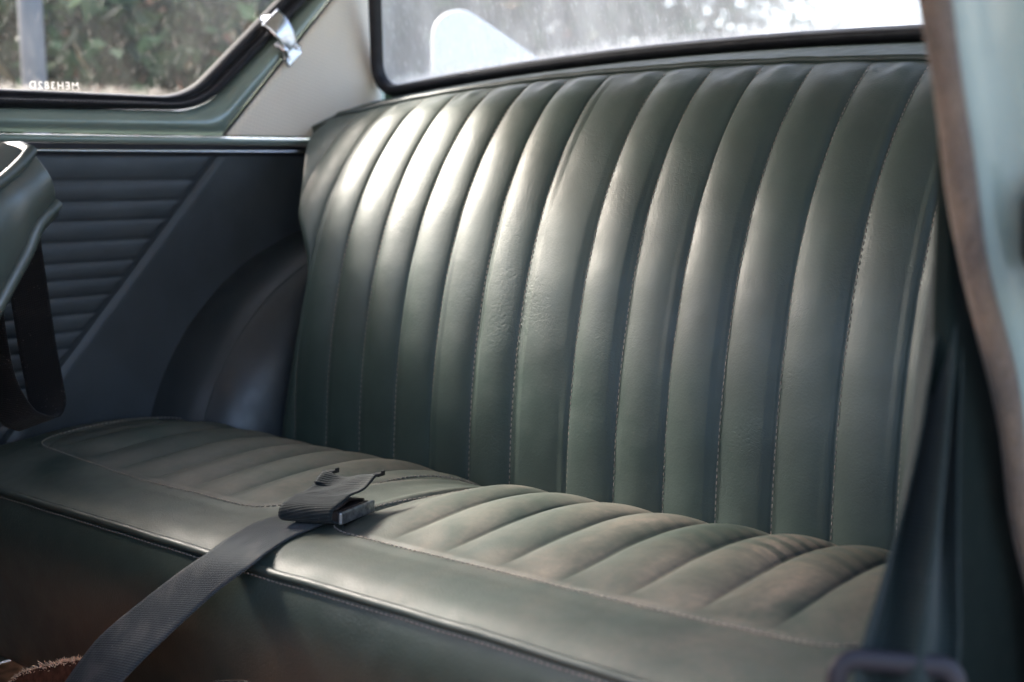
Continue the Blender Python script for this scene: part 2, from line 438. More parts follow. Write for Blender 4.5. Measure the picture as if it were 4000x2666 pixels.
def leaves(b, n, sampler, size, seed):
    r = np.random.default_rng(seed)
    P = sampler(r, n); n = len(P)
    d = r.normal(size=(n, 3)); d /= np.linalg.norm(d, axis=1)[:, None]
    e = r.normal(size=(n, 3)); e -= d * (e * d).sum(1)[:, None]; e /= np.linalg.norm(e, axis=1)[:, None]
    nn = np.cross(d, e)
    L = size * r.uniform(.6, 1.3, n)[:, None]; W = L * r.uniform(.35, .55, n)[:, None]
    q = [P, P + d * L * .45 + e * W * .5 + nn * L * .06, P + d * L, P + d * L * .45 - e * W * .5 + nn * L * .06]
    V = np.stack(q, 1).reshape(-1, 3)
    F = [[4 * i, 4 * i + 1, 4 * i + 2, 4 * i + 3] for i in range(n)]
    b.add(V, F)
def hedge_thing(name, label, cat, path, top, thick, nl, size, seed, mat, ragged=None, extra=None):
    """path: polyline in plan; top(t): height (relative to camera) along it"""
    path = np.array(path, float); t0 = thing(name, label, cat, (path[0][0], path[0][1], -H))
    Ls = np.concatenate([[0], np.cumsum(np.linalg.norm(np.diff(path, axis=0), axis=1))]); tot = Ls[-1]
    def at(t): 
        s = t * tot; return np.stack([np.interp(s, Ls, path[:, 0]), np.interp(s, Ls, path[:, 1])], -1)
    def sampler(r, n):
        t = r.uniform(0, 1, n); p = at(t); tp = top(t)
        hmax = tp + .16 * wob(t * tot * 3, 0 * t, 2.2, seed)
        z = -H + (hmax + H) * (1 - r.beta(1.1, 1.25, n) ** 1.0)
        face = r.normal(0, thick * .42, n) + thick * .35 * wob(t * tot * 2.4, z * 2.4, 2.0, seed + 1)
        q = at(np.clip(t + 1e-3, 0, 1)) - at(np.clip(t - 1e-3, 0, 1)); q /= np.linalg.norm(q, axis=1)[:, None]
        nrm = np.stack([-q[:, 1], q[:, 0]], -1)
        keep = np.ones(n, bool)
        if ragged is not None: keep = ragged(t, z, r)
        P = np.concatenate([p + nrm * face[:, None], z[:, None]], 1)
        return P[keep]
    b = MB(); leaves(b, nl, sampler, size, seed)
    if extra:
        def sampler2(r, n):
            t = r.uniform(extra[0], extra[1], n); p = at(t); z = r.uniform(extra[2], 1, n) * (top(t) + .05)
            q = at(np.clip(t + 1e-3, 0, 1)) - at(np.clip(t - 1e-3, 0, 1)); q /= np.linalg.norm(q, axis=1)[:, None]
            return np.concatenate([p + np.stack([-q[:, 1], q[:, 0]], -1) * r.normal(0, thick * .4, n)[:, None], z[:, None]], 1)
        leaves(b, extra[3], sampler2, size, seed + 50)
    b.build('foliage', mat, t0, smooth=False)
    # woody stems inside
    b = MB()
    for k in range(int(tot / .45) + 1):
        t = min(1, (k + .5) * .45 / tot); p = at(np.array([t]))[0]; tp = float(top(np.array([t]))[0]) - .3
        for q in range(3):
            a = random.uniform(-.35, .35); c = random.uniform(-.35, .35)
            z = np.linspace(-H, tp * random.uniform(.7, 1), 5)
            pts = np.stack([p[0] + a * np.linspace(0, 1, 5) + np.array([random.uniform(-.04, .04) for _ in z]), p[1] + c * np.linspace(0, 1, 5), z], -1)
            b.tube(pts, np.linspace(.022, .006, 5), 6)
    b.build('stems', M_bark, t0)
    return t0
hedge_thing('hedge', 'dense leafy green hedge with a few brown leaves seen through the quarter window', 'hedge',
            [(-4.4, -3.5), (-4.45, 1.5), (-4.7, 3.6), (-4.9, 5.2)], lambda t: .60 + .40 * sstep(.5, .75, t), 1.0, 42000, .09, 3, M_leaf, extra=(.55, .95, -.4, 26000))
hedge_thing('shrub', 'pale overgrown bushes ending in open sky behind the rear window', 'bush',
            [(-7.6, 4.6), (-5.8, 5.3), (-4.5, 5.8), (-3.3, 6.1)], lambda t: 1.9 - .7 * sstep(.7, 1, t), .8, 60000, .095, 11, M_leaf2,
            ragged=lambda t, z, r: r.uniform(0, 1, len(t)) > .9 * sstep(.72, 1.0, t + .10 * wob(t * 60, z * 9, 1.5, 5)))

t = thing('street_post', 'plain light grey metal post standing in front of the hedge', 'post', (-3.15, 1.73, -H))
b = MB(); b.tube([(-3.15, 1.73, z) for z in (-H, -.5, 0, .5, 1.4)], .031, 20); b.build('pole', M_pole, t)
b = MB(); b.tube([(-3.15, 1.73, z) for z in (1.4, 1.42)], .034, 20); b.build('cap', M_pole, t)
b = MB(); b.tube([(-3.15, 1.73, z) for z in (-H, -H + .012)], .075, 20); b.build('base_plate', M_pole, t)

# white rounded board standing behind the rear window
out = roundpoly([(-2.13, -H), (-1.2, -H), (-1.75, .175), (-2.075, .425)], [.02, .02, .05, .055], 10, 6)
t = thing('white_board', 'upright white rounded fin shaped board standing outside the rear window', 'board', (-1.7, 2.2, -H))
b = MB(); nb = len(out)
dirv = np.array((.79, .61)); V = []
for off in (-.018, .018):
    for p in out:
        s_ = p[0] + 2.11; base = np.array((-2.135, 2.10)) + dirv * s_ * 1.1 + np.array((-.61, .79)) * off
        V.append((base[0], base[1], p[1]))
b.add(V, [list(range(nb))[::-1], [nb + k for k in range(nb)]] + [[k, (k + 1) % nb, nb + (k + 1) % nb, nb + k] for k in range(nb)])
b.build('panel', M_white, t, smooth=False, bevel=.006)
b = MB(); b.box((-1.65, 2.5, -.75), (.5, .03, .04), [[.79, .61, 0], [-.61, .79, 0], [0, 0, 1]]); b.build('brace', M_pole, t)

# ------------------------------------------------------------------ car body
XL, XR = -1.75, -.35
XC = -1.05
body = thing('car_body', 'green painted body shell of an old two door car', 'car body', (XC, .6, -.8))
def mir(P):
    P = np.array(P, float); P[..., 0] = 2 * XC - P[..., 0]; return P
Q_in = roundpoly([(.815, .131), (1.222, .131), (1.505, .375), (1.44, .415), (.815, .415)], [.05, .135, .05, .05, .05])
Q_out = roundpoly([(.795, .106), (1.250, .1125), (1.545, .367), (1.46, .432), (.795, .432)], [.055, .150, .055, .055, .055])
F_out = roundpoly([(.755, .073), (1.280, .073), (1.632, .425), (1.52, .468), (.755, .468)], [.02, .012, .03, .03, .02])
def ring(A, B, prof):
    """surface between two matched loops in the (y, z) plane; prof: list of (blend, x)"""
    P = np.zeros((len(A), len(prof), 3))
    for j, (d, x) in enumerate(prof):
        q = A * (1 - d) + B * d; P[:, j, 0] = x; P[:, j, 1:] = q
    return P
fr_prof = [(-.03, -1.775), (.0, -1.764), (.06, -1.7535), (.14, -1.747), (.26, -1.7425), (.40, -1.7395), (.52, -1.7375), (.62, -1.7375), (.72, -1.740), (.84, -1.7455), (.94, -1.7505), (1.0, -1.7525)]
Pq = ring(Q_out, F_out, fr_prof)
b = MB().grid(Pq, cu=True, flip=True); b.build('window_frame', M_paint, body)
b = MB().grid(mir(Pq) + np.array((0, .07, 0)), cu=True); b.build('window_frame', M_paint, body)
# waist rail under the window: painted half round
def rail(x0, z0, z1, bulge, y0, y1, n=8):
    a = np.linspace(0, np.pi, n); P = np.zeros((2, n, 3))
    for i, y in enumerate((y0, y1)):
        P[i, :, 0] = x0 + bulge * np.sin(a); P[i, :, 1] = y; P[i, :, 2] = z0 + (z1 - z0) * (1 - np.cos(a)) / 2
    return P
for mm in (lambda p: p, mir):
    b = MB().grid(mm(rail(-1.751, .0585, .0705, .009, .78 if mm is not mir else .95, 1.56))); b.build('waist_rail', M_paint, body)
# side walls behind everything, pillars, cantrails
for sgn in (0, 1):
    mm = mir if sgn else (lambda p: p)
    def bx(name, c, d, mat, **k):
        c = np.array(c, float); c = mm(c); bb = MB().box(c, d); return bb.build(name, mat, body, smooth=False, **k)
    bx('outer_skin', (-1.86, 1.2, -.33), (.02, 1.9 if not sgn else .72, .78), M_paint) if not sgn else bx('outer_skin', (-1.91, 1.45, -.33), (.02, .96, .78), M_paint)
    bx('cantrail', (-1.745, .55, .50), (.07, 2.2, .062), M_paint, bevel=.02)
    bx('rear_pillar', (-1.80, 1.60, .2), (.05, .12, .56), M_paint)
bx2 = MB().box((-1.765, .768, -.15), (.06, .05, 1.22)); bx2.build('door_post', M_paint, body, smooth=False, bevel=.012)
# roof with lining
xs = np.linspace(-1.76, -.34, 15); ys = np.linspace(-.55, 1.68, 15)
gx, gy = np.meshgrid(xs, ys, indexing='ij')
gz = .565 - .05 * ((gx - XC) / .71) ** 4 - .05 * ((gy - .55) / 1.12) ** 4
b = MB().grid(np.stack([gx, gy, gz], -1)); b.build('roof_lining', M_head, body)
b = MB().grid(np.stack([gx * 1.02 - .02, gy, gz + .035], -1)); b.build('roof', M_paint, body)
# floor and sills
b = MB().box((XC, .35, -.735), (1.62, 2.1, .02)); b.build('floor_pan', M_carpet, body, smooth=False)
b = MB().box((XC, .30, -.66), (.24, 1.0, .13)); b.build('transmission_tunnel', M_carpet, body, smooth=False, bevel=.04)
b = MB().box((-.27, .25, -.60), (.16, 1.7, .25)); b.build('sill', M_paint, body, smooth=False, bevel=.025)
b = MB().box((XC, 1.47, -.45), (1.5, .02, .8)); b.build('rear_bulkhead', M_panel, body, smooth=False)
b = MB().box((XC, 2.15, -.18), (1.45, 1.0, .5)); b.build('boot', M_paint, body, smooth=False, bevel=.05)
b = MB().box((XC, -.62, -.28), (1.5, .1, .74)); b.build('scuttle', M_panel, body, smooth=False, bevel=.03)

# far door (seen only from other positions) with its open window
fd = thing('far_door', 'closed far side door with dark vinyl lining and lowered window', 'car door', (-1.77, .15, -.6))
b = MB().box((-1.80, .14, -.28), (.07, 1.18, .64)); b.build('door_skin', M_paint, fd, smooth=False, bevel=.015)
b = MB().box((-1.755, .14, -.29), (.018, 1.10, .58)); b.build('door_lining', M_panel, fd, smooth=False, bevel=.006)
b = MB().tube([(-1.765, .725, .04), (-1.765, .725, .45), (-1.765, -.22, .45), (-1.765, -.44, .06)], .013, 8); b.build('window_frame', M_chrome, fd)
b = MB().tube([(-1.735, .42, -.05), (-1.715, .42, -.05), (-1.70, .44, -.05), (-1.695, .52, -.05)], .006, 8); b.build('handle', M_chrome, fd)

# near door, swung open unseen, added to block front light on the post
nd = thing('unseen_near_door', 'unseen open near side door with dark vinyl lining, added to block light', 'car door', (.08, -.62, -.6))
ca_, sa_ = math.cos(math.radians(-22)), math.sin(math.radians(-22)); Rd = [[ca_, sa_, 0], [-sa_, ca_, 0], [0, 0, 1]]
b = MB().box((.12, -.66, -.28), (1.0, .06, .64), Rd); b.build('door_skin', M_paint, nd, smooth=False, bevel=.015)  # skin of the added unseen door
b = MB().box((.125, -.622, -.29), (.92, .014, .56), Rd); b.build('door_lining', M_panel, nd, smooth=False, bevel=.005)
b = MB().tube([(-.32, -.48, .04), (-.24, -.51, .42), (.50, -.81, .42), (.58, -.845, .04)], .013, 8); b.build('window_frame', M_chrome, nd)  # window frame of the added unseen door

# near door post: shut face and seal
def post_y(z): return interp([-.75, -.45, -.282, -.178, -.056, .049, .098, .3, .48], [1.06, .985, .923, .871, .803, .751, .73, .652, .58])(z)
zz = np.linspace(-.66, .47, 50)
prof = [(-.338, .010), (-.325, .008), (-.318, .022), (-.300, .030), (-.270, .034), (-.235, .040), (-.19, .048), (-.168, .058), (-.16, .075), (-.159, .16), (-.159, .50)]
P = np.zeros((len(zz), len(prof), 3))
for i, z in enumerate(zz):
    for j, (x, dy) in enumerate(prof): P[i, j] = (x, post_y(z) + dy + .016, z)
b = MB().grid(P, flip=True); b.build('shut_face', M_paint, body)
t = np.linspace(0, 1, 60); zz = -.66 + t * 1.13
pts = np.stack([-.330 + .0015 * np.sin(t * 31), post_y(zz) + .016 + .002 * np.sin(t * 43 + 1), zz], -1)
b = MB().tube(pts, .0082 + .0020 * t + .0006 * np.sin(t * 57), 16, sx=1.0)
ds = tag(b.build('door_seal', M_furflex), 'worn brown fuzzy draught seal running down the near door post', 'door seal')
# striker plate in the shut face
sp = thing('door_striker', 'dark metal door striker on the painted near door post', 'striker', (-.285, .83, -.04))
b = MB().tube([(-.280, .832, .004), (-.280, .824, -.02), (-.280, .826, -.05), (-.280, .838, -.085)], [.014, .024, .024, .014], 14); b.build('striker_plate', M_blackmetal, sp)
b = MB().tube([(-.272, .818, -.03), (-.272, .795, -.033)], .007, 10); b.build('striker_pin', M_chrome, sp)

# near side trim panel, mostly a dark strip
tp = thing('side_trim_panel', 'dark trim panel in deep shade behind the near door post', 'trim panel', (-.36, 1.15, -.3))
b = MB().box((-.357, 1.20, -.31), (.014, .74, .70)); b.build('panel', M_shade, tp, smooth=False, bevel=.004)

# ------------------------------------------------------------------ far side trim panel
tp = thing('side_trim_panel', 'dark blue black vinyl trim panel with horizontal pleats below the quarter window', 'trim panel', (XL, 1.1, -.3))
def diag_y(z): return 1.269 + (z - .043) * (1.269 - .984) / (.043 + .258)
zs_seam = [.043, .002, -.028, -.056, -.086, -.117, -.141, -.166, -.192, -.217, -.241, -.266, -.291, -.316, -.341, -.366, -.391, -.42]
ZP = []; XP = []
for a, c in zip(zs_seam[:-1], zs_seam[1:]):
    for k in range(10):
        u = k / 10; ZP.append(a + (c - a) * u); XP.append(XL - .0015 + .0040 * abs(math.sin(math.pi * u)) ** .4)
ZP = np.array(ZP); XP = np.array(XP)
ny = 36; P = np.zeros((len(ZP), ny, 3))
for i in range(len(ZP)):
    y1 = diag_y(ZP[i]) - .004; u = np.linspace(0, 1, ny) ** .6; y = .775 + (y1 - .775) * u
    e = np.clip((y1 - y) / .008, 0, 1)
    P[i, :, 0] = XL + (XP[i] - XL) * e - .001 * (1 - e) + .0012 * wob(y * 20, ZP[i] * 60 + 0 * y, 1.0, 3); P[i, :, 1] = y; P[i, :, 2] = ZP[i]
b = MB().grid(P, flip=True); b.build('pleated_insert', M_panel, tp)
zz = np.linspace(.043, -.46, 40); P = np.zeros((40, 24, 3))
for i, z in enumerate(zz):
    y0 = max(.775, diag_y(z)) + .003; u = np.linspace(0, 1, 24) ** 1.6; y = y0 + (1.56 - y0) * u
    P[i, :, 0] = XL + .004 * sstep(0, .012, y - y0) - .002; P[i, :, 1] = y; P[i, :, 2] = z
b = MB().grid(P, flip=True); b.build('plain_panel', M_panel, tp)
b = MB().box((XL - .012, 1.16, -.21), (.012, .80, .52)); b.build('backing_board', M_panel, tp, smooth=False)
b = MB().grid(rail(-1.752, .0430, .0512, .012, .775, 1.56)); b.build('chrome_strip', M_chrome, tp)
b = MB().box((-1.7535, 1.165, .0545), (.006, .79, .0075)); b.build('gap_rubber', M_rubber, tp, smooth=False)
b = MB().box((-1.7500, 1.165, .0415), (.006, .79, .0025)); b.build('edge_bead', M_rubber, tp, smooth=False)

# cream pillar trim
pt = thing('pillar_trim', 'cream perforated vinyl trim on the pillar between the side and rear windows', 'pillar trim', (XL, 1.45, .07))
vv = np.linspace(0, 1, 26); P = np.zeros((26, 24, 3)); UV = np.zeros((26, 24, 2))
for i, v in enumerate(vv):
    z = .0735 + v * .42
    ya = 1.2815 + (z - .0735) * 1.0 if z < .42 else 1.63 - (z - .42) * .3
    yb = max(ya + .02, 1.612 - .10 * max(0, z - .2))
    u = np.linspace(0, 1, 24); y = ya + (yb - ya) * u
    P[i, :, 1] = y; P[i, :, 2] = z; P[i, :, 0] = -1.7495 + .006 * sstep(0, .010, y - ya) + .010 * sstep(1.54, 1.62, y)
    UV[i, :, 0] = y; UV[i, :, 1] = z
b = MB().grid(P, UV, flip=True); b.build('cream_vinyl', M_cream, pt)
b = MB().tube([(-1.748, 1.2815 + (z - .0735), z) for z in np.linspace(.0735, .42, 12)], .0022, 8); b.build('edge_bead', M_rubber, pt)
b = MB().box((-1.765, 1.47, .25), (.02, .30, .30)); 

# ------------------------------------------------------------------ quarter window
qw = thing('quarter_window', 'dusty far side quarter window in a black rubber seal', 'car window', (-1.765, 1.15, .13))
P = np.concatenate([[(-1.768, *p)] for p in Q_in]); ctr = P.mean(0)
b = MB(); n = len(P)
K = 10; G = np.zeros((n, K, 3)); U = np.zeros((n, K, 2))
for k in range(K):
    s_ = 1.02 * (1 - k / (K - 1) * .999); G[:, k] = ctr + (P - ctr) * s_
    U[:, k, 0] = G[:, k, 1]; U[:, k, 1] = G[:, k, 2] - .131
b.grid(G, U, cu=True, flip=True); b.build('glass', M_glass_q, qw, smooth=False)
sprof = [(-.12, -1.768), (-.05, -1.760), (.06, -1.7545), (.16, -1.7535), (.26, -1.757), (.34, -1.7590), (.42, -1.7555), (.50, -1.7485), (.60, -1.7435), (.72, -1.7430), (.84, -1.7470), (.94, -1.7535), (1.04, -1.760)]
P = ring(Q_in, Q_out, sprof)
b = MB().grid(P, cu=True, flip=True); b.build('rubber_seal', M_rubber, qw)
# ribs moulded into the seal
b = MB(); A = Q_in * .40 + Q_out * .60
seg = np.concatenate([[0], np.cumsum(np.linalg.norm(np.diff(np.vstack([A, A[:1]]), axis=0), axis=1))]); tot = seg[-1]
for s_ in np.arange(0, tot, .0055):
    k = np.searchsorted(seg, s_) - 1; k = max(k, 0); f = (s_ - seg[k]) / (seg[k + 1] - seg[k] + 1e-9)
    p = A[k] + (A[(k + 1) % len(A)] - A[k]) * f
    c = np.array((ctr[1], ctr[2])); q = (p - c) / np.linalg.norm(p - c)
    if 1.0 < p[0] or p[1] < .2: b.blob((-1.7436, *p), (0, *q), .0028, .0013)
b.build('seal_ribs', M_rubber, qw)
# registration letters etched on the glass, read from outside (mirrored from within)
FONT5 = {'M': '10001 11011 10101 10101 10001 10001 10001', 'E': '11111 10000 10000 11110 10000 10000 11111', 'H': '10001 10001 10001 11111 10001 10001 10001',
         '3': '11110 00001 00001 01110 00001 00001 11110', '8': '01110 10001 10001 01110 10001 10001 01110', '2': '01110 10001 00001 00110 01000 10000 11111', 'D': '11110 10001 10001 10001 10001 10001 11110'}
cu = bpy.data.curves.new('registration', 'FONT'); cu.body = 'MEH382D'; cu.size = .0152; cu.extrude = .0002; cu.space_character = 1.30; cu.offset = .0002
to = bpy.data.objects.new('registration_lettering', cu); C.objects.link(to); to.parent = qw
cu.materials.append(M_text)
# text x axis runs towards the front of the car (-y) seen from outside; faces -x
yS = 1.040; zS = .1365
R = Matrix(((0, 0, -1), (-1, 0, 0), (0, 1, 0)))
to.matrix_local = Matrix.Translation(Vector((-1.7665, yS, zS + H)) - qw.location) @ R.to_4x4() @ Matrix.Rotation(math.radians(-1), 4, 'Z')
LOC[to] = LOC[qw]
# catch
ca = thing('window_catch', 'bright metal over centre catch holding the quarter window shut', 'window catch', (-1.735, 1.385, .235))
u_ = np.array((0, .76, .65)); w_ = np.array((0, .60, -.80))    # along the seal / across it towards the pillar
o_ = np.array((-1.752, 1.384, .257)); xin = np.array((1., 0, 0))
# curved lever arching from the glass over the rubber to the frame
a = np.linspace(0, 1, 16); P = np.zeros((16, 8, 3))
for i, q in enumerate(a):
    arch = .019 * math.sin(math.pi * min(1, q * .93 + .07)) ** .7 + .004
    for j, s_ in enumerate(np.linspace(-1, 1, 8)):
        P[i, j] = o_ + w_ * (-.012 + .074 * q) + u_ * s_ * (.021 - .004 * q) + xin * (arch - .0015 * s_ * s_)
b = MB().grid(P); b.build('lever', M_catch, ca, solid=.0035)
b = MB().box(o_ + w_ * .060 + xin * .012 - u_ * .002, (.006, .024, .040), [xin, w_, u_]); b.build('base_plate', M_catch, ca, smooth=False, bevel=.004)
P = [o_ + w_ * q + xin * x - u_ * .018 for q, x in ((.030, .010), (.033, .020), (.042, .023), (.052, .016), (.058, .008))]
b = MB().tube(P, [.005, .006, .0065, .006, .004], 10); b.build('toggle', M_catch, ca)
for s_ in (-.016, .014):
    b = MB().tube([o_ + w_ * .058 + u_ * s_ + xin * .014, o_ + w_ * .058 + u_ * s_ + xin * .0195], .0042, 10); b.build('screw', M_chrome, ca)
b = MB().tube([o_ - w_ * .006 + xin * (-.016), o_ - w_ * .006 + xin * .012], .008, 12); b.build('glass_boss', M_catch, ca)

# ------------------------------------------------------------------ rear window and the panel below it
def rw_z(x): return .183 - .030 * ((x - XC) / .66) ** 2
def rw_y(z): return 1.605 - .22 * (z - .17)
Bt = roundpoly([(-1.742, .170), (-.36, .170), (-.42, .47), (-1.68, .47)], [.045, .045, .06, .06], 12, 16)
At = roundpoly([(-1.725, .190), (-.375, .190), (-.435, .455), (-1.665, .455)], [.032, .032, .05, .05], 12, 16)
def rw_map(L, j):
    P = np.zeros((len(L), 3)); x = L[:, 0]; z = L[:, 1]
    P[:, 0] = x; P[:, 2] = z + (rw_z(x) - .183) * sstep(.45, .17, z); P[:, 1] = rw_y(z) - .10 * ((x - XC) / .68) ** 2 * 0 + j
    return P
rw = thing('rear_window', 'grimy rear window with black rubber surround above the seat', 'car window', (XC, 1.6, .17))
ctr = np.array((XC, .32)); K = 24; n = len(At); G = np.zeros((n, K, 3)); U = np.zeros((n, K, 2))
for k in range(K):
    s_ = 1.015 * (1 - k / (K - 1) * .999); L = ctr + (At - ctr) * s_
    G[:, k] = rw_map(L, .010); U[:, k, 0] = L[:, 0]; U[:, k, 1] = L[:, 1] - .190
b = MB().grid(G, U, cu=True); b.build('glass', M_glass_r, rw)
rp = [(-.1, .012), (.0, .002), (.15, -.006), (.35, -.010), (.60, -.011), (.82, -.007), (.96, .001), (1.05, .010)]
P = np.zeros((n, len(rp), 3))
for j, (d, y) in enumerate(rp): P[:, j] = rw_map(At * (1 - d) + Bt * d, y)
b = MB().grid(P, cu=True); b.build('rubber_seal', M_rubber, rw)

ps = thing('parcel_shelf', 'plain green vinyl covered shelf edge between seat top and rear window', 'parcel shelf', (XC, 1.55, .12))
xs = np.linspace(-1.752, -.348, 90)
def welt_z(x): return .142 - .070 * (np.abs(x - XC) / .65) ** 2.2 * .56
def welt_y(x): return 1.456 + 0 * x
rows = []
for tt in np.linspace(0, 1, 14):
    y = welt_y(xs) + .004 + (1.603 - welt_y(xs)) * tt
    z = welt_z(xs) - .006 + (rw_z(xs) - .006 - welt_z(xs)) * tt + .004 * math.sin(math.pi * tt)
    rows.append(np.stack([xs, y, z], -1))
b = MB().grid(np.array(rows), flip=True); b.build('vinyl_cover', M_shelf, ps)
b = MB(); xs2 = np.linspace(-1.752, -.348, 60)
lo = np.stack([xs2, welt_y(xs2) + .004, welt_z(xs2) - .006], -1); lo2 = lo.copy(); lo2[:, 2] -= .25; lo2[:, 1] += .02
b.grid(np.array([lo2, lo]), flip=True); b.build('front_drop', M_shelf, ps)

# ------------------------------------------------------------------ rear seat
seat = thing('bench_seat', 'green pleated vinyl rear bench seat with a wide centre pleat', 'car seat', (XC, 1.1, -.65))
PW = .0720
SP = [(1.232, -.52), (1.2265, -.45), (1.2285, -.385), (1.235, -.301), (1.2475, -.217), (1.269, -.129), (1.298, -.052), (1.325, 0), (1.357, .049), (1.394, .093), (1.428, .1225), (1.446, .1345), (1.455, .1385)]
sp_ = resample(np.array(SP), 150)
arc = np.concatenate([[0], np.cumsum(np.linalg.norm(np.diff(sp_, axis=0), axis=1))])
T = np.gradient(sp_, axis=0); T /= np.linalg.norm(T, axis=1)[:, None]
Nn = np.stack([-T[:, 1], T[:, 0]], -1)          # outward (towards -y, up)
xl_f = interp([-.60, -.52, -.393, -.30, -.20, -.12, -.085, -.05, .0, .06, .10, .125, .142], [-1.578, -1.578, -1.572, -1.556, -1.545, -1.550, -1.570, -1.600, -1.622, -1.656, -1.680, -1.690, -1.696])
SEAMS = [-1.098 - k * PW for k in range(8)] + [-1.003 + k * PW for k in range(8)]; SEAMS = np.array(sorted(SEAMS))
def pillow(x, edge_lo, edge_hi):
    k = np.searchsorted(SEAMS, x); lo = np.where(k > 0, SEAMS[np.clip(k - 1, 0, 15)], edge_lo - .02); hi = np.where(k < 16, SEAMS[np.clip(k, 0, 15)], edge_hi + .02)
    u = np.clip((x - lo) / (hi - lo), 0, 1)
    w = hi - lo
    return np.abs(np.sin(np.pi * u)) ** .58, w
core = []
for a_, c_ in zip(np.concatenate([[-1.53], SEAMS[(SEAMS > -1.525) & (SEAMS < -.575)]]), np.concatenate([SEAMS[(SEAMS > -1.525) & (SEAMS < -.575)], [-.571]])):
    m_ = 22 if c_ - a_ > .05 else 6
    u = np.linspace(0, 1, m_ + 1)[:-1]; u = .5 - .5 * np.cos(np.pi * u) * 1.0
    u = .55 * u + .45 * np.linspace(0, 1, m_ + 1)[:-1]
    core.extend(a_ + (c_ - a_) * u)
core = np.array(core + [-.571])
NE = 44
rows = []
for i in range(len(sp_)):
    y0, z0 = sp_[i]
    xl = float(xl_f(z0)); xr = 2 * XC - xl + .05
    # corner rounding of the outline near the top
    tcut = max(0, (z0 - .085) / .056); xl += .010 * max(0, arc[i] - (arc[-1] - .055)) / .055 if arc[i] > arc[-1] - .055 else 0; xr = 2 * XC - xl + .05
    e = np.linspace(0, 1, NE)
    x = np.concatenate([xl + (-1.53 - xl) * (e ** 1.25)[:-1], core, (xr + (-.571 - xr) * (e ** 1.25)[:-1])[::-1]])
    pil, w = pillow(x, xl, xr)
    endtop = sstep(-.02, .065, arc[-1] - arc[i]); amp = .0074 * endtop * (.62 + .38 * sstep(0, .35, arc[i]))
    amp = amp * np.where(w > .08, .85, np.clip(w / .072, .6, 1.1) ** .5)
    bul = amp * pil * (1 + .22 * wob(5 * np.floor((x - XC) / PW + .5), z0 * 7 + 0 * x, 1.6, 40)) + .0026 * wob(x * 14 + 3 * np.round((x - XC) / PW), z0 * 9 + 0 * x, 1.4, 21) * endtop + .0006 * wob(x * 55, z0 * 42 + 0 * x, 1.3, 33)
    # gathered creases where the pleats meet the welt
    bul += .0016 * np.sin((x * 1.0) / .012 + 2 * np.sin(x * 37)) * np.exp(-((arc[-1] - arc[i] - .022) / .014) ** 2) * pil
    d = np.minimum(x - xl, xr - x); R_ = .026 * (1 - .80 * float(sstep(.03, .13, z0)))
    fall = np.where(d < R_, R_ - np.sqrt(np.maximum(0, R_ * R_ - (R_ - d) ** 2)), 0)
    ctr_sag = -.004 * np.exp(-((x - XC) / .3) ** 2)
    off = bul - fall
    zc = -.075 * .53 * (np.abs(x - XC) / .65) ** 2.2 * sstep(-.10, .14, z0)
    Pm = np.stack([x, y0 + Nn[i, 0] * off, z0 + Nn[i, 1] * off + zc], -1)
    # side walls
    Ls = Pm[:1].copy(); Ls[0, 1] += .10; Rs = Pm[-1:].copy(); Rs[0, 1] += .10
    rows.append(np.concatenate([Ls, Pm, Rs]))
G = np.array(rows)
back = MB().grid(G, flip=False); bk = back.build('backrest', M_green, seat)
top = G[-1, 1:-1]; wp = np.stack([top[:, 0], top[:, 1] + .004, top[:, 2] + .003], -1)
wp = np.concatenate([[wp[0] + np.array((-.012, -.004, -.014))], wp[::6], [wp[-1] + np.array((.012, -.004, -.014))]])
wp[:, 2] += .0012 * wob(wp[:, 0] * 25, 0 * wp[:, 0], 1.5, 4)
b = MB().tube(wp, .0052, 10); b.build('piping', M_welt, bk)
# stitches down each backrest seam
b = MB()
for s_ in SEAMS:
    for q in np.arange(.07, arc[-1] - .02, .0075):
        z_ = np.interp(q, arc, sp_[:, 1]); xl = float(xl_f(z_))
        if not (xl + .02 < s_ < 2 * XC - xl - .02): continue
        y_ = np.interp(q, arc, sp_[:, 0]); ny_ = np.interp(q, arc, Nn[:, 0]); nz_ = np.interp(q, arc, Nn[:, 1])
        zc = -.075 * .53 * (abs(s_ - XC) / .65) ** 2.2 * float(sstep(-.10, .14, z_))
        b.blob((s_ + .0022, y_ + ny_ * .0022, z_ + nz_ * .0022 + zc), (0, np.interp(q, arc, T[:, 0]), np.interp(q, arc, T[:, 1])), .0024, .0007, up=(1, 0, 0))
b.build('stitching', M_thread, bk)

# cushion
base_f = interp([.786, .80, .82, .85, .89, .95, 1.02, 1.08, 1.12, 1.16, 1.20, 1.235, 1.27], [-.3855, -.3780, -.3730, -.3705, -.3700, -.3640, -.3595, -.3605, -.3655, -.3760, -.3930, -.4150, -.445])
PADS = [(-1.672, -1.163, .89, 1.30, -1.254), (-1.063, -.440, .89, 1.30, -.968)]
CPW = .0747
def pad_sd(x, y, pad, r=.045):
    x = x - .22 * (y - .89) * np.exp(-((x + 1.10) / .08) ** 2)
    cx, cy = (pad[0] + pad[1]) / 2, (pad[2] + pad[3]) / 2; hx, hy = (pad[1] - pad[0]) / 2 - r, (pad[3] - pad[2]) / 2 - r
    qx = np.abs(x - cx) - hx; qy = np.abs(y - cy) - hy
    return np.sqrt(np.maximum(qx, 0) ** 2 + np.maximum(qy, 0) ** 2) + np.minimum(np.maximum(qx, qy), 0) - r
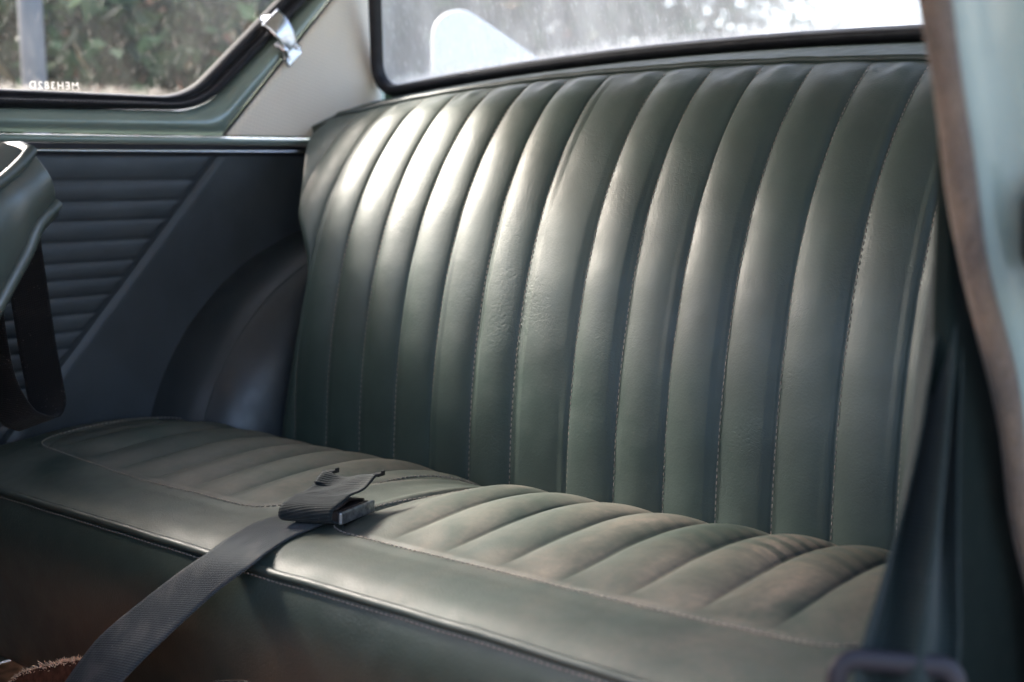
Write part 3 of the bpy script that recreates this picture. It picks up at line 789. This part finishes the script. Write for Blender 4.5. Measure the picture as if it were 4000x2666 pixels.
def cush_z(x, y):
    x = np.asarray(x, float); y = np.asarray(y, float)
    lift = .014 * sstep(-1.36, -1.68, x) * (1 - .6 * sstep(.95, 1.2, y)) * sstep(.79, .87, y) + .006 * sstep(-.72, -.42, x) * sstep(.80, .9, y)
    z = base_f(y) + lift
    z = z - .007 * np.exp(-((x + 1.08) / .055) ** 2) * sstep(.95, 1.2, y)
    for pad in PADS:
        d = -pad_sd(x, y, pad); ins = sstep(0, .055, d)
        u = ((x - pad[4]) / CPW) % 1.0
        amp = .0100 * (.75 + .45 * sstep(.92, 1.12, y))
        z = z + np.where(d > 0, ins * amp * (np.abs(np.sin(np.pi * u)) ** .62) - .0035 * ins, 0)
        z = z - .0035 * np.exp(-(d / .0045) ** 2) + .0022 * np.exp(-((d + .012) / .010) ** 2)
    z = z + .0022 * wob(x * 9, y * 9, 1.3, 8) + .0008 * wob(x * 40, y * 28, 1.2, 9)
    return z
def cush_edge(y): return interp([.70, .80, 1.0, 1.06, 1.10, 1.14, 1.30], [-1.722, -1.726, -1.735, -1.725, -1.69, -1.615, -1.585])(y)
ruv = []
ysr = np.concatenate([np.linspace(.786, .905, 46), np.linspace(.905, 1.27, 74)[1:]])
rows = []
for y in ysr:
    xl = float(cush_edge(y)); xr = -.362
    x = np.concatenate([np.linspace(xl, -1.60, 26)[:-1], np.linspace(-1.60, -.50, 440), np.linspace(-.50, xr, 22)[1:]])
    z = cush_z(x, np.full_like(x, y)); d = np.minimum(x - xl, xr - x); R_ = .03
    z = z - np.where(d < R_, R_ - np.sqrt(np.maximum(0, R_ * R_ - (R_ - d) ** 2)), 0)
    P = np.stack([x, np.full_like(x, y), z], -1)
    Ls = P[:1].copy(); Ls[0, 2] -= .16; Rs = P[-1:].copy(); Rs[0, 2] -= .16
    rows.append(np.concatenate([Ls, P, Rs]))
    ridge = np.full(len(x), .42)
    for pad in PADS:
        dd_ = -pad_sd(x, np.full_like(x, y), pad); u = ((x - pad[4]) / CPW) % 1.0
        ridge = np.where(dd_ > 0, .55 + .55 * sstep(.0, .75, u) * (1 - .5 * sstep(.9, 1, u)) + .25 * float(sstep(1.0, 1.12, y)), ridge)
        ridge = np.where(np.abs(dd_) < .012, 1.15, ridge)
    ruv.append(np.stack([np.concatenate([[.5], ridge, [.5]]), np.zeros(len(x) + 2)], -1))
G = np.array(rows)
b = MB().grid(G, np.array(ruv), flip=True); cu_ = b.build('cushion', M_cush, seat)
fe = G[0, 1:-1]
pp = np.stack([fe[:, 0], fe[:, 1] - .003, fe[:, 2] - .002], -1)[::5]
b = MB().tube(pp, .0047, 10); b.build('piping', M_welt, cu_)
# front face of the cushion
FP = [(0, 0), (-.004, -.010), (-.009, -.026), (-.013, -.05), (-.014, -.09), (-.010, -.14), (-.004, -.19), (.002, -.225), (.02, -.235)]
fe2 = fe[::4]; P = np.zeros((len(fe2), 28, 3))
fpr = resample(np.array(FP), 28)
for j in range(28):
    P[:, j, 0] = fe2[:, 0]; P[:, j, 1] = fe2[:, 1] - .001 + fpr[j, 0] + .004 * wob(fe2[:, 0] * 7, 0 * fe2[:, 0] + fpr[j, 1] * 7, 1.2, 31) * min(1, j / 8)
    P[:, j, 2] = fe2[:, 2] - .004 + fpr[j, 1]
b = MB().grid(P, flip=False); fp_ = b.build('front_panel', M_glowfront, seat)
# stitching around the pads and below the piping
b = MB()
def stitch_path(pts, pitch, r1, r2, lift=.0012):
    pts = np.array(pts); L = np.concatenate([[0], np.cumsum(np.linalg.norm(np.diff(pts, axis=0), axis=1))])
    for s_ in np.arange(0, L[-1], pitch):
        p = [np.interp(s_, L, pts[:, c]) for c in range(3)]; q = [np.interp(min(s_ + .002, L[-1]), L, pts[:, c]) for c in range(3)]
        ax = np.array(q) - np.array(p)
        if np.linalg.norm(ax) < 1e-6: continue
        p[2] += lift; b.blob(p, ax, r1, r2)
for pad in PADS:
    L = roundpoly([(pad[0], pad[3]), (pad[0], pad[2]), (pad[1], pad[2]), (pad[1], pad[3])], [.001, .045, .045, .001], 16, 30)
    # push outwards a little, keep the visible run: left end, front, right end
    c_ = L.mean(0); pts = []
    n_ = len(L)
    order = [k for k in range(n_)]
    for k in order:
        x_, y_ = L[k]
        if y_ > 1.20: continue
        dx = .0065 * np.sign(x_ - (pad[0] + pad[1]) / 2) if abs(x_ - (pad[0] + pad[1]) / 2) > (pad[1] - pad[0]) / 2 - .05 else 0
        dy = -.0065 if y_ < .94 else 0
        x_ += .22 * (y_ - .89) * math.exp(-((x_ + 1.10) / .08) ** 2)
        pts.append((x_ + dx, y_ + dy))
    pts = np.array(pts); z_ = cush_z(pts[:, 0], pts[:, 1]); b = MB()
    stitch_path(np.column_stack([pts, z_]), .0066, .0024, .00105, .0008)
    b.build('stitching', M_thread, cu_)
b = MB(); st = np.stack([fe[:, 0], fe[:, 1] - .0058, fe[:, 2] - .0088], -1)[::3]
stitch_path(st, .0066, .0024, .0009, 0)
b.build('stitching', M_thread, fp_)

# ------------------------------------------------------------------ wheel arch cover
wa = thing('wheel_arch_cover', 'dark vinyl covered wheel arch bulging beside the far end of the seat', 'wheel arch', (-1.68, 1.4, -.45))
cy, cz = 1.555, -.475
th = np.linspace(math.pi * 1.03, math.pi * .42, 60)
ss = np.linspace(0, 1, 40); P = np.zeros((60, 40, 3))
for i, a in enumerate(th):
    for j, s_ in enumerate(ss):
        # s 0: against the side panel, 1: deep on the inner face
        ph = s_ * math.pi / 2 * .97
        x = -1.752 + .186 * math.sin(ph) ** .78; r = .60 + .40 * math.cos(ph) ** .80
        P[i, j] = (x, cy + .452 * r * math.cos(a), cz + .405 * r * math.sin(a))
b = MB().grid(P); b.build('vinyl_cover', M_arch, wa)
b = MB().tube(P[:, 14] + np.array((0, -.0005, .0005)), .0006, 6); b.build('seam', M_welt, wa)

# ------------------------------------------------------------------ belts
def ribbon(edgesL, edgesR, n=60, nv=14, bulge=None, th=.0014):
    Lp = resample(np.array(edgesL), n); Rp = resample(np.array(edgesR), n)
    P = np.zeros((n, nv, 3)); UV = np.zeros((n, nv, 2))
    mid = (Lp + Rp) / 2; d = np.concatenate([[0], np.cumsum(np.linalg.norm(np.diff(mid, axis=0), axis=1))])
    for j, q in enumerate(np.linspace(0, 1, nv)):
        P[:, j] = Lp * (1 - q) + Rp * q; UV[:, j, 0] = d; UV[:, j, 1] = q * .05
    if bulge is not None: P = bulge(P)
    return P, UV
sb = thing('seat_belt', 'slate grey lap belt lying across the cushion with its buckle wrapped in webbing', 'seat belt', (-1.08, .88, -.37))
eL = [(-1.128, .905, -.3640), (-1.1290, .880, -.3655), (-1.1260, .845, -.3670), (-1.1160, .808, -.3690), (-1.1000, .770, -.3770), (-1.1244, .745, -.3993), (-1.1969, .710, -.4612), (-1.2187, .695, -.4872), (-1.2468, .680, -.5277), (-1.3012, .660, -.6005), (-1.34, .64, -.70)]
eR = [(-1.060, .922, -.3640), (-1.0600, .895, -.3650), (-1.0580, .862, -.3665), (-1.0480, .815, -.3690), (-1.0315, .770, -.3790), (-1.0650, .748, -.4085), (-1.1096, .710, -.4608), (-1.1172, .695, -.4751), (-1.1350, .680, -.4991), (-1.1723, .660, -.5543), (-1.25, .63, -.68)]
def on_cush(P):
    z = cush_z(P[..., 0], P[..., 1]) + .0028
    P[..., 2] = np.where(P[..., 1] > .80, z, np.where(P[..., 1] > .775, np.maximum(P[..., 2], z), P[..., 2]))
    k = np.linspace(0, 1, P.shape[1]); P[..., 2] += .0022 * np.sin(np.pi * k)[None, :] * (P[..., 1] < .77)
    return P
P, UV = ribbon(eL, eR, 90, 14, on_cush)
# smooth the path
for _ in range(6): P[1:-1] = (P[:-2] + 2 * P[1:-1] + P[2:]) / 4
b = MB().grid(P, UV); b.build('strap', M_web, sb, solid=.0016)
# buckle: dark metal plate in a loop of doubled webbing
ow = np.array((-1.037, .882)); w = np.array((-.915, -.403)); dd = np.array((-.23, .973))
zb = float(cush_z(-1.06, .90)) + .002
def BP(a, c, z): q = ow + w * a + dd * c; return (q[0], q[1], zb + z)
prof = [(.060, .004), (.03, .0025), (.006, .003), (-.006, .0075), (-.0085, .014), (-.003, .0205), (.012, .0245), (.028, .0275), (.042, .0285), (.055, .0315), (.068, .0375), (.076, .041), (.080, .040)]
pr = resample(np.array(prof), 60); P = np.zeros((60, 16, 3)); UV = np.zeros((60, 16, 2))
dl = np.concatenate([[0], np.cumsum(np.linalg.norm(np.diff(pr, axis=0), axis=1))])
for i in range(60):
    for j, q in enumerate(np.linspace(0, 1, 16)):
        wv = .0014 * math.sin(q * 9 + i * .2) * (i > 38); sag = -.007 * max(0, (i - 36) / 24) * math.sin(q * math.pi) 
        P[i, j] = BP(-.002 + .062 * q, pr[i, 0] + .004 * math.sin(q * 5) * (i > 50), pr[i, 1] + wv + sag + .0015 * (i > 20) * math.sin(q * math.pi)); UV[i, j] = (dl[i], q * .05)
b = MB().grid(P, UV); lp = b.build('webbing_loop', M_webfold, sb, solid=.0022)
Rb = [[-w[0], -w[1], 0], [dd[0], dd[1], 0], [0, 0, 1]]
c_ = BP(.027, .034, .0095); b = MB().box(c_, (.058, .056, .0125), Rb); bp = b.build('buckle_body', M_rust, sb, smooth=False, bevel=.0025)
c_ = BP(-.004, .034, .0085); b = MB().box(c_, (.005, .064, .0135), Rb); b.build('buckle_side', M_steel, sb, smooth=False, bevel=.002)
P = [BP(.004, .010, .0165), BP(.004, .035, .0215), BP(.004, .062, .0165)]; P2 = [BP(.045, .010, .0165), BP(.045, .035, .0215), BP(.045, .062, .0165)]
b = MB().grid(np.array([P, P2])); b.build('release_cover', M_rust, sb, solid=.002)
for a_ in (.000, .056):
    b = MB().box(BP(a_, .083, .0395), (.008, .009, .004), Rb); b.box(BP(a_ - .003, .088, .0405), (.0025, .006, .006), Rb); b.build('hook', M_blackmetal, sb, smooth=False, bevel=.001)

# belt hanging in front of the near post
hb = thing('seat_belt', 'dark green black belt hanging gathered from the near door post with a slider buckle', 'seat belt', (-.36, .8, -.35))
rowsB = [([-.3864, .9098, -.0019], [-.3813, .9144, -.0019]), ([-.3814, .8957, -.0323], [-.375, .9014, -.0324]), ([-.3785, .8712, -.0735], [-.3667, .8816, -.0738]), ([-.3745, .8488, -.1076], [-.3585, .8629, -.1079]), ([-.3701, .826, -.1462], [-.3495, .8442, -.1466]), ([-.367, .8108, -.1731], [-.3435, .8316, -.1735]), ([-.3635, .7782, -.2249], [-.331, .807, -.2255]), ([-.3628, .7525, -.2619], [-.3215, .789, -.2627]), ([-.3636, .7329, -.2939], [-.3145, .7764, -.2948]), ([-.3609, .7171, -.3224], [-.3103, .7618, -.3233]), ([-.3565, .7037, -.3449], [-.3065, .7479, -.3458]), ([-.35, .69, -.40], [-.30, .734, -.40])]
def fold(P):
    nrow = P.shape[0]; k = np.linspace(0, 1, P.shape[1]); toward = np.array((.62, -.77, .1))
    for i in range(nrow):
        a = .0270 * (1 - .66 * sstep(.30, .85, i / (nrow - 1)))
        P[i] += toward[None, :] * (a * np.cos(k * math.pi * (3.6 - .5 * i / nrow) + .5))[:, None]
    return P
P, UV = ribbon([r[0] for r in rowsB], [r[1] for r in rowsB], 80, 40, fold)
b = MB().grid(P, UV); b.build('webbing', M_webgreen, hb, solid=.0015)
cs = np.array([[-.3755, .7155, -.2945], [-.3107, .7714, -.3043], [-.3092, .7646, -.3523], [-.3738, .7085, -.3457]])
c0 = cs.mean(0); ex = (cs[1] + cs[2] - cs[0] - cs[3]) / 2; ez = (cs[0] + cs[1] - cs[3] - cs[2]) / 2
hw = np.linalg.norm(ex) / 2; hh = np.linalg.norm(ez) / 2; ex /= hw * 2; ez = ez - ex * (ez @ ex); ez /= np.linalg.norm(ez)
c0 = c0 + np.cross(ex, ez) * .004 + np.array((0, 0, .0022))
L = roundpoly([(-hw + .006, -hh + .006), (hw - .006, -hh + .006), (hw - .006, hh - .006), (-hw + .006, hh - .006)], [.012] * 4, 10, 10)
pts = c0 + L[:, :1] * ex + L[:, 1:] * ez
b = MB().tube(pts, .0072, 12, closed=True, up=tuple(np.cross(ex, ez)), sx=.62); b.build('slider_buckle', M_plastic, hb)
b = MB().tube([c0 - ex * (hw - .008) - ez * .004, c0 + ex * (hw - .008) - ez * .004], .0045, 10, sx=.6); b.build('slider_bar', M_plastic, hb)

# dark belt loop behind the front seat
db = thing('seat_belt', 'black belt hanging in a loose loop behind the front seat', 'seat belt', (-1.6, .85, -.3))
mid = [(-1.60, .838, .05), (-1.60, .846, -.05), (-1.60, .850, -.10), (-1.60, .856, -.16), (-1.60, .862, -.22), (-1.60, .868, -.265), (-1.595, .868, -.297), (-1.585, .852, -.312), (-1.575, .83, -.306), (-1.56, .805, -.29), (-1.55, .78, -.24), (-1.54, .765, -.15), (-1.53, .755, -.02)]
mid = resample(np.array(mid), 70); P = np.zeros((70, 10, 3)); UV = np.zeros((70, 10, 2))
for i in range(70):
    tq = i / 69
    wd = np.array((.35, .92, .1)) if tq < .45 else None
    a = .45 * math.pi * sstep(.40, .75, tq); wdir = np.array((.30 + .5 * float(sstep(.4, .7, tq)), .92 - .5 * float(sstep(.4, .7, tq)), .05 + .25 * float(sstep(.4, .55, tq)))); wdir /= np.linalg.norm(wdir)
    for j, q in enumerate(np.linspace(-.5, .5, 10)): P[i, j] = mid[i] + wdir * q * .048; UV[i, j] = (tq * .8, (q + .5) * .05)
b = MB().grid(P, UV); b.build('webbing', M_webblack, db, solid=.0016)
b = MB().tube([(-1.69, .80, .135), (-1.69, .795, .06), (-1.69, .80, .02)], .012, 12); b.build('upper_anchor', M_blackmetal, db)

# ------------------------------------------------------------------ front seat (only the rear corner of its back shows)
fs = thing('front_seat', 'grey green vinyl front seat back with piped edges leaning rearwards', 'car seat', (-1.42, .5, -.7))
gL = np.array([(.628, .002), (.640, .020), (.652, .033), (.657, .038), (.661, .031)])
X1 = -1.20; X0 = -1.66
# side outline (y, z) of the back: front line, top, rear line
f_line = np.array([(.36, -.38), (.43, -.22), (.51, -.10), (.5773, -.0261), (.6177, .0034), (.6293, .0120), (.6411, .0224), (.6488, .0316)])
r_line = np.array([(.46, -.46), (.51, -.34), (.545, -.235), (.5673, -.1732), (.591, -.1383), (.6103, -.1097), (.625, -.0872), (.6405, -.0639), (.6463, -.0515), (.6525, -.0398), (.6623, -.0299), (.6721, -.0212)])
A = resample(f_line, 40); B_ = resample(r_line, 40)
# near side gusset
P = np.zeros((40, 14, 3))
for j, q in enumerate(np.linspace(0, 1, 14)):
    P[:, j, 1:] = A * (1 - q) + B_ * q; P[:, j, 0] = X1 + .016 * math.sin(math.pi * q) ** .8 + .006 * wob(P[:, j, 1] * 70, P[:, j, 2] * 40, 1.4, 6) * math.sin(math.pi * q)
capT = []
e0 = A[-1]; e1 = B_[-1]; cm = (e0 + e1) / 2
gus = MB().grid(P, flip=True)
# rounded top between the two pipings
tp_ = np.array([e0, (.657, .0245), (.6652, .0096), (.6711, -.0075), e1]); tpr = resample(tp_, 14)
Pt = np.zeros((8, 14, 3))
for i, q in enumerate(np.linspace(0, 1, 8)):
    Pt[i, :, 1:] = P[-1, :, 1:] * (1 - q) + tpr * q; Pt[i, :, 0] = P[-1, :, 0] * (1 - q) + (X1 - .004) * q + .004 * math.sin(q * 3.14)
gus.grid(Pt, flip=True)
Pw = np.zeros((20, 14, 3))
for i, x in enumerate(np.linspace(X1 - .004, X0, 20)): Pw[i, :, 0] = x; Pw[i, :, 1:] = tpr
gus.grid(Pw, flip=True)
gus.build('side_gusset', M_front, fs)
def face(line, out, name, sgn):
    nx = 26; P = np.zeros((40, nx, 3))
    for j, x in enumerate(np.linspace(X1, X0, nx)):
        q = (X1 - x) / (X1 - X0); bl = out * (min(q, 1 - q) * 8 if min(q, 1 - q) < .125 else 1) ** .5
        P[:, j, 0] = x; P[:, j, 1] = line[:, 0] + sgn * bl * .8; P[:, j, 2] = line[:, 1] - sgn * bl * .5
    return MB().grid(P, flip=sgn > 0).build(name, M_front, fs)
face(A, .030, 'front_cover', -1); face(B_, .034, 'rear_cover', 1)
for line, nm in ((A, 'piping'), (B_, 'piping')):
    pts = np.column_stack([np.full(40, X1 + .004), line]); pts = np.vstack([pts, [(X1 - .02, *(line[-1] + np.array((.002, .004))))], [(X0, *(line[-1] + np.array((.002, .004))))]])
    b = MB().tube(pts, .0062, 10); b.build(nm, M_front, fs)
b = MB().box((-1.42, .22, -.52), (.46, .46, .13)); b.build('seat_cushion', M_front, fs, smooth=True, bevel=.04)
for x in (-1.6, -1.24):
    b = MB().tube([(x, .02, -.72), (x, .03, -.60), (x, .42, -.60), (x, .43, -.72)], .012, 8); b.build('leg', M_blackmetal, fs)

# ------------------------------------------------------------------ small things at the foot of the seat
cs_ = thing('carpet_offcut', 'curled brown carpet piece with a frayed pale edge on the floor', 'carpet', (-1.38, .62, -.72))
ed = np.array([(-1.52, .665, -.66), (-1.47, .685, -.625), (-1.418, .70, -.585), (-1.385, .702, -.560), (-1.349, .700, -.545), (-1.31, .702, -.530), (-1.27, .70, -.516), (-1.235, .70, -.508), (-1.19, .695, -.515)])
edr = resample(ed, 60); n = 60; P = np.zeros((n, 14, 3))
for j, q in enumerate(np.linspace(0, 1, 14)):
    P[:, j, 0] = edr[:, 0] - .01 * q; P[:, j, 1] = edr[:, 1] - .14 * q ** 1.3 ; P[:, j, 2] = edr[:, 2] * (1 - q) + -.718 * q - .03 * math.sin(q * 3.14)
M_ocarpet = simple('brown_carpet', (.085, .032, .018), .95, 0, .1, .4, 80, .5, 300)
M_fray = simple('frayed_edge', (.78, .47, .29), .9, 0, .2, .35, 120)
b = MB().grid(P); b.build('pile', M_ocarpet, cs_, solid=.006)
b = MB(); r = np.random.default_rng(5)
for k in range(1700):
    i = r.uniform(0, n - 1.01); i0 = int(i); p = edr[i0] * (1 - i + i0) + edr[i0 + 1] * (i - i0)
    p = p + r.normal(0, .0016, 3) + np.array((0, 0, -.002)); d = np.array((r.normal(-.3, .6), r.normal(.1, .6), abs(r.normal(.7, .5)))); d /= np.linalg.norm(d)
    L_ = r.uniform(.002, .0075); b.tube([p, p + d * L_ * .5, p + d * L_ + np.array((r.normal(0, .002), 0, -.001))], [.0009, .0006, .0002], 3)
b.build('frayed_edge', M_fray, cs_)
bt = thing('seat_runner', 'black rounded metal fitting with a thin shiny rim at the foot of the seat', 'fitting', (-.92, .62, -.7))
L = roundpoly([(-.99, -.72), (-.80, -.72), (-.80, -.455), (-.895, -.432), (-.955, -.447)], [.01, .01, .02, .02, .03], 8, 6)
b = MB().prism([(p[0], p[1]) for p in L], 1, .62, .655); b.build('body', M_blackmetal, bt, smooth=False, bevel=.004)
pts = np.array([(p[0], .656, p[1]) for p in L]); b = MB().tube(pts, .0025, 8, closed=True, up=(0, 1, 0)); b.build('rim', M_blackmetal, bt)
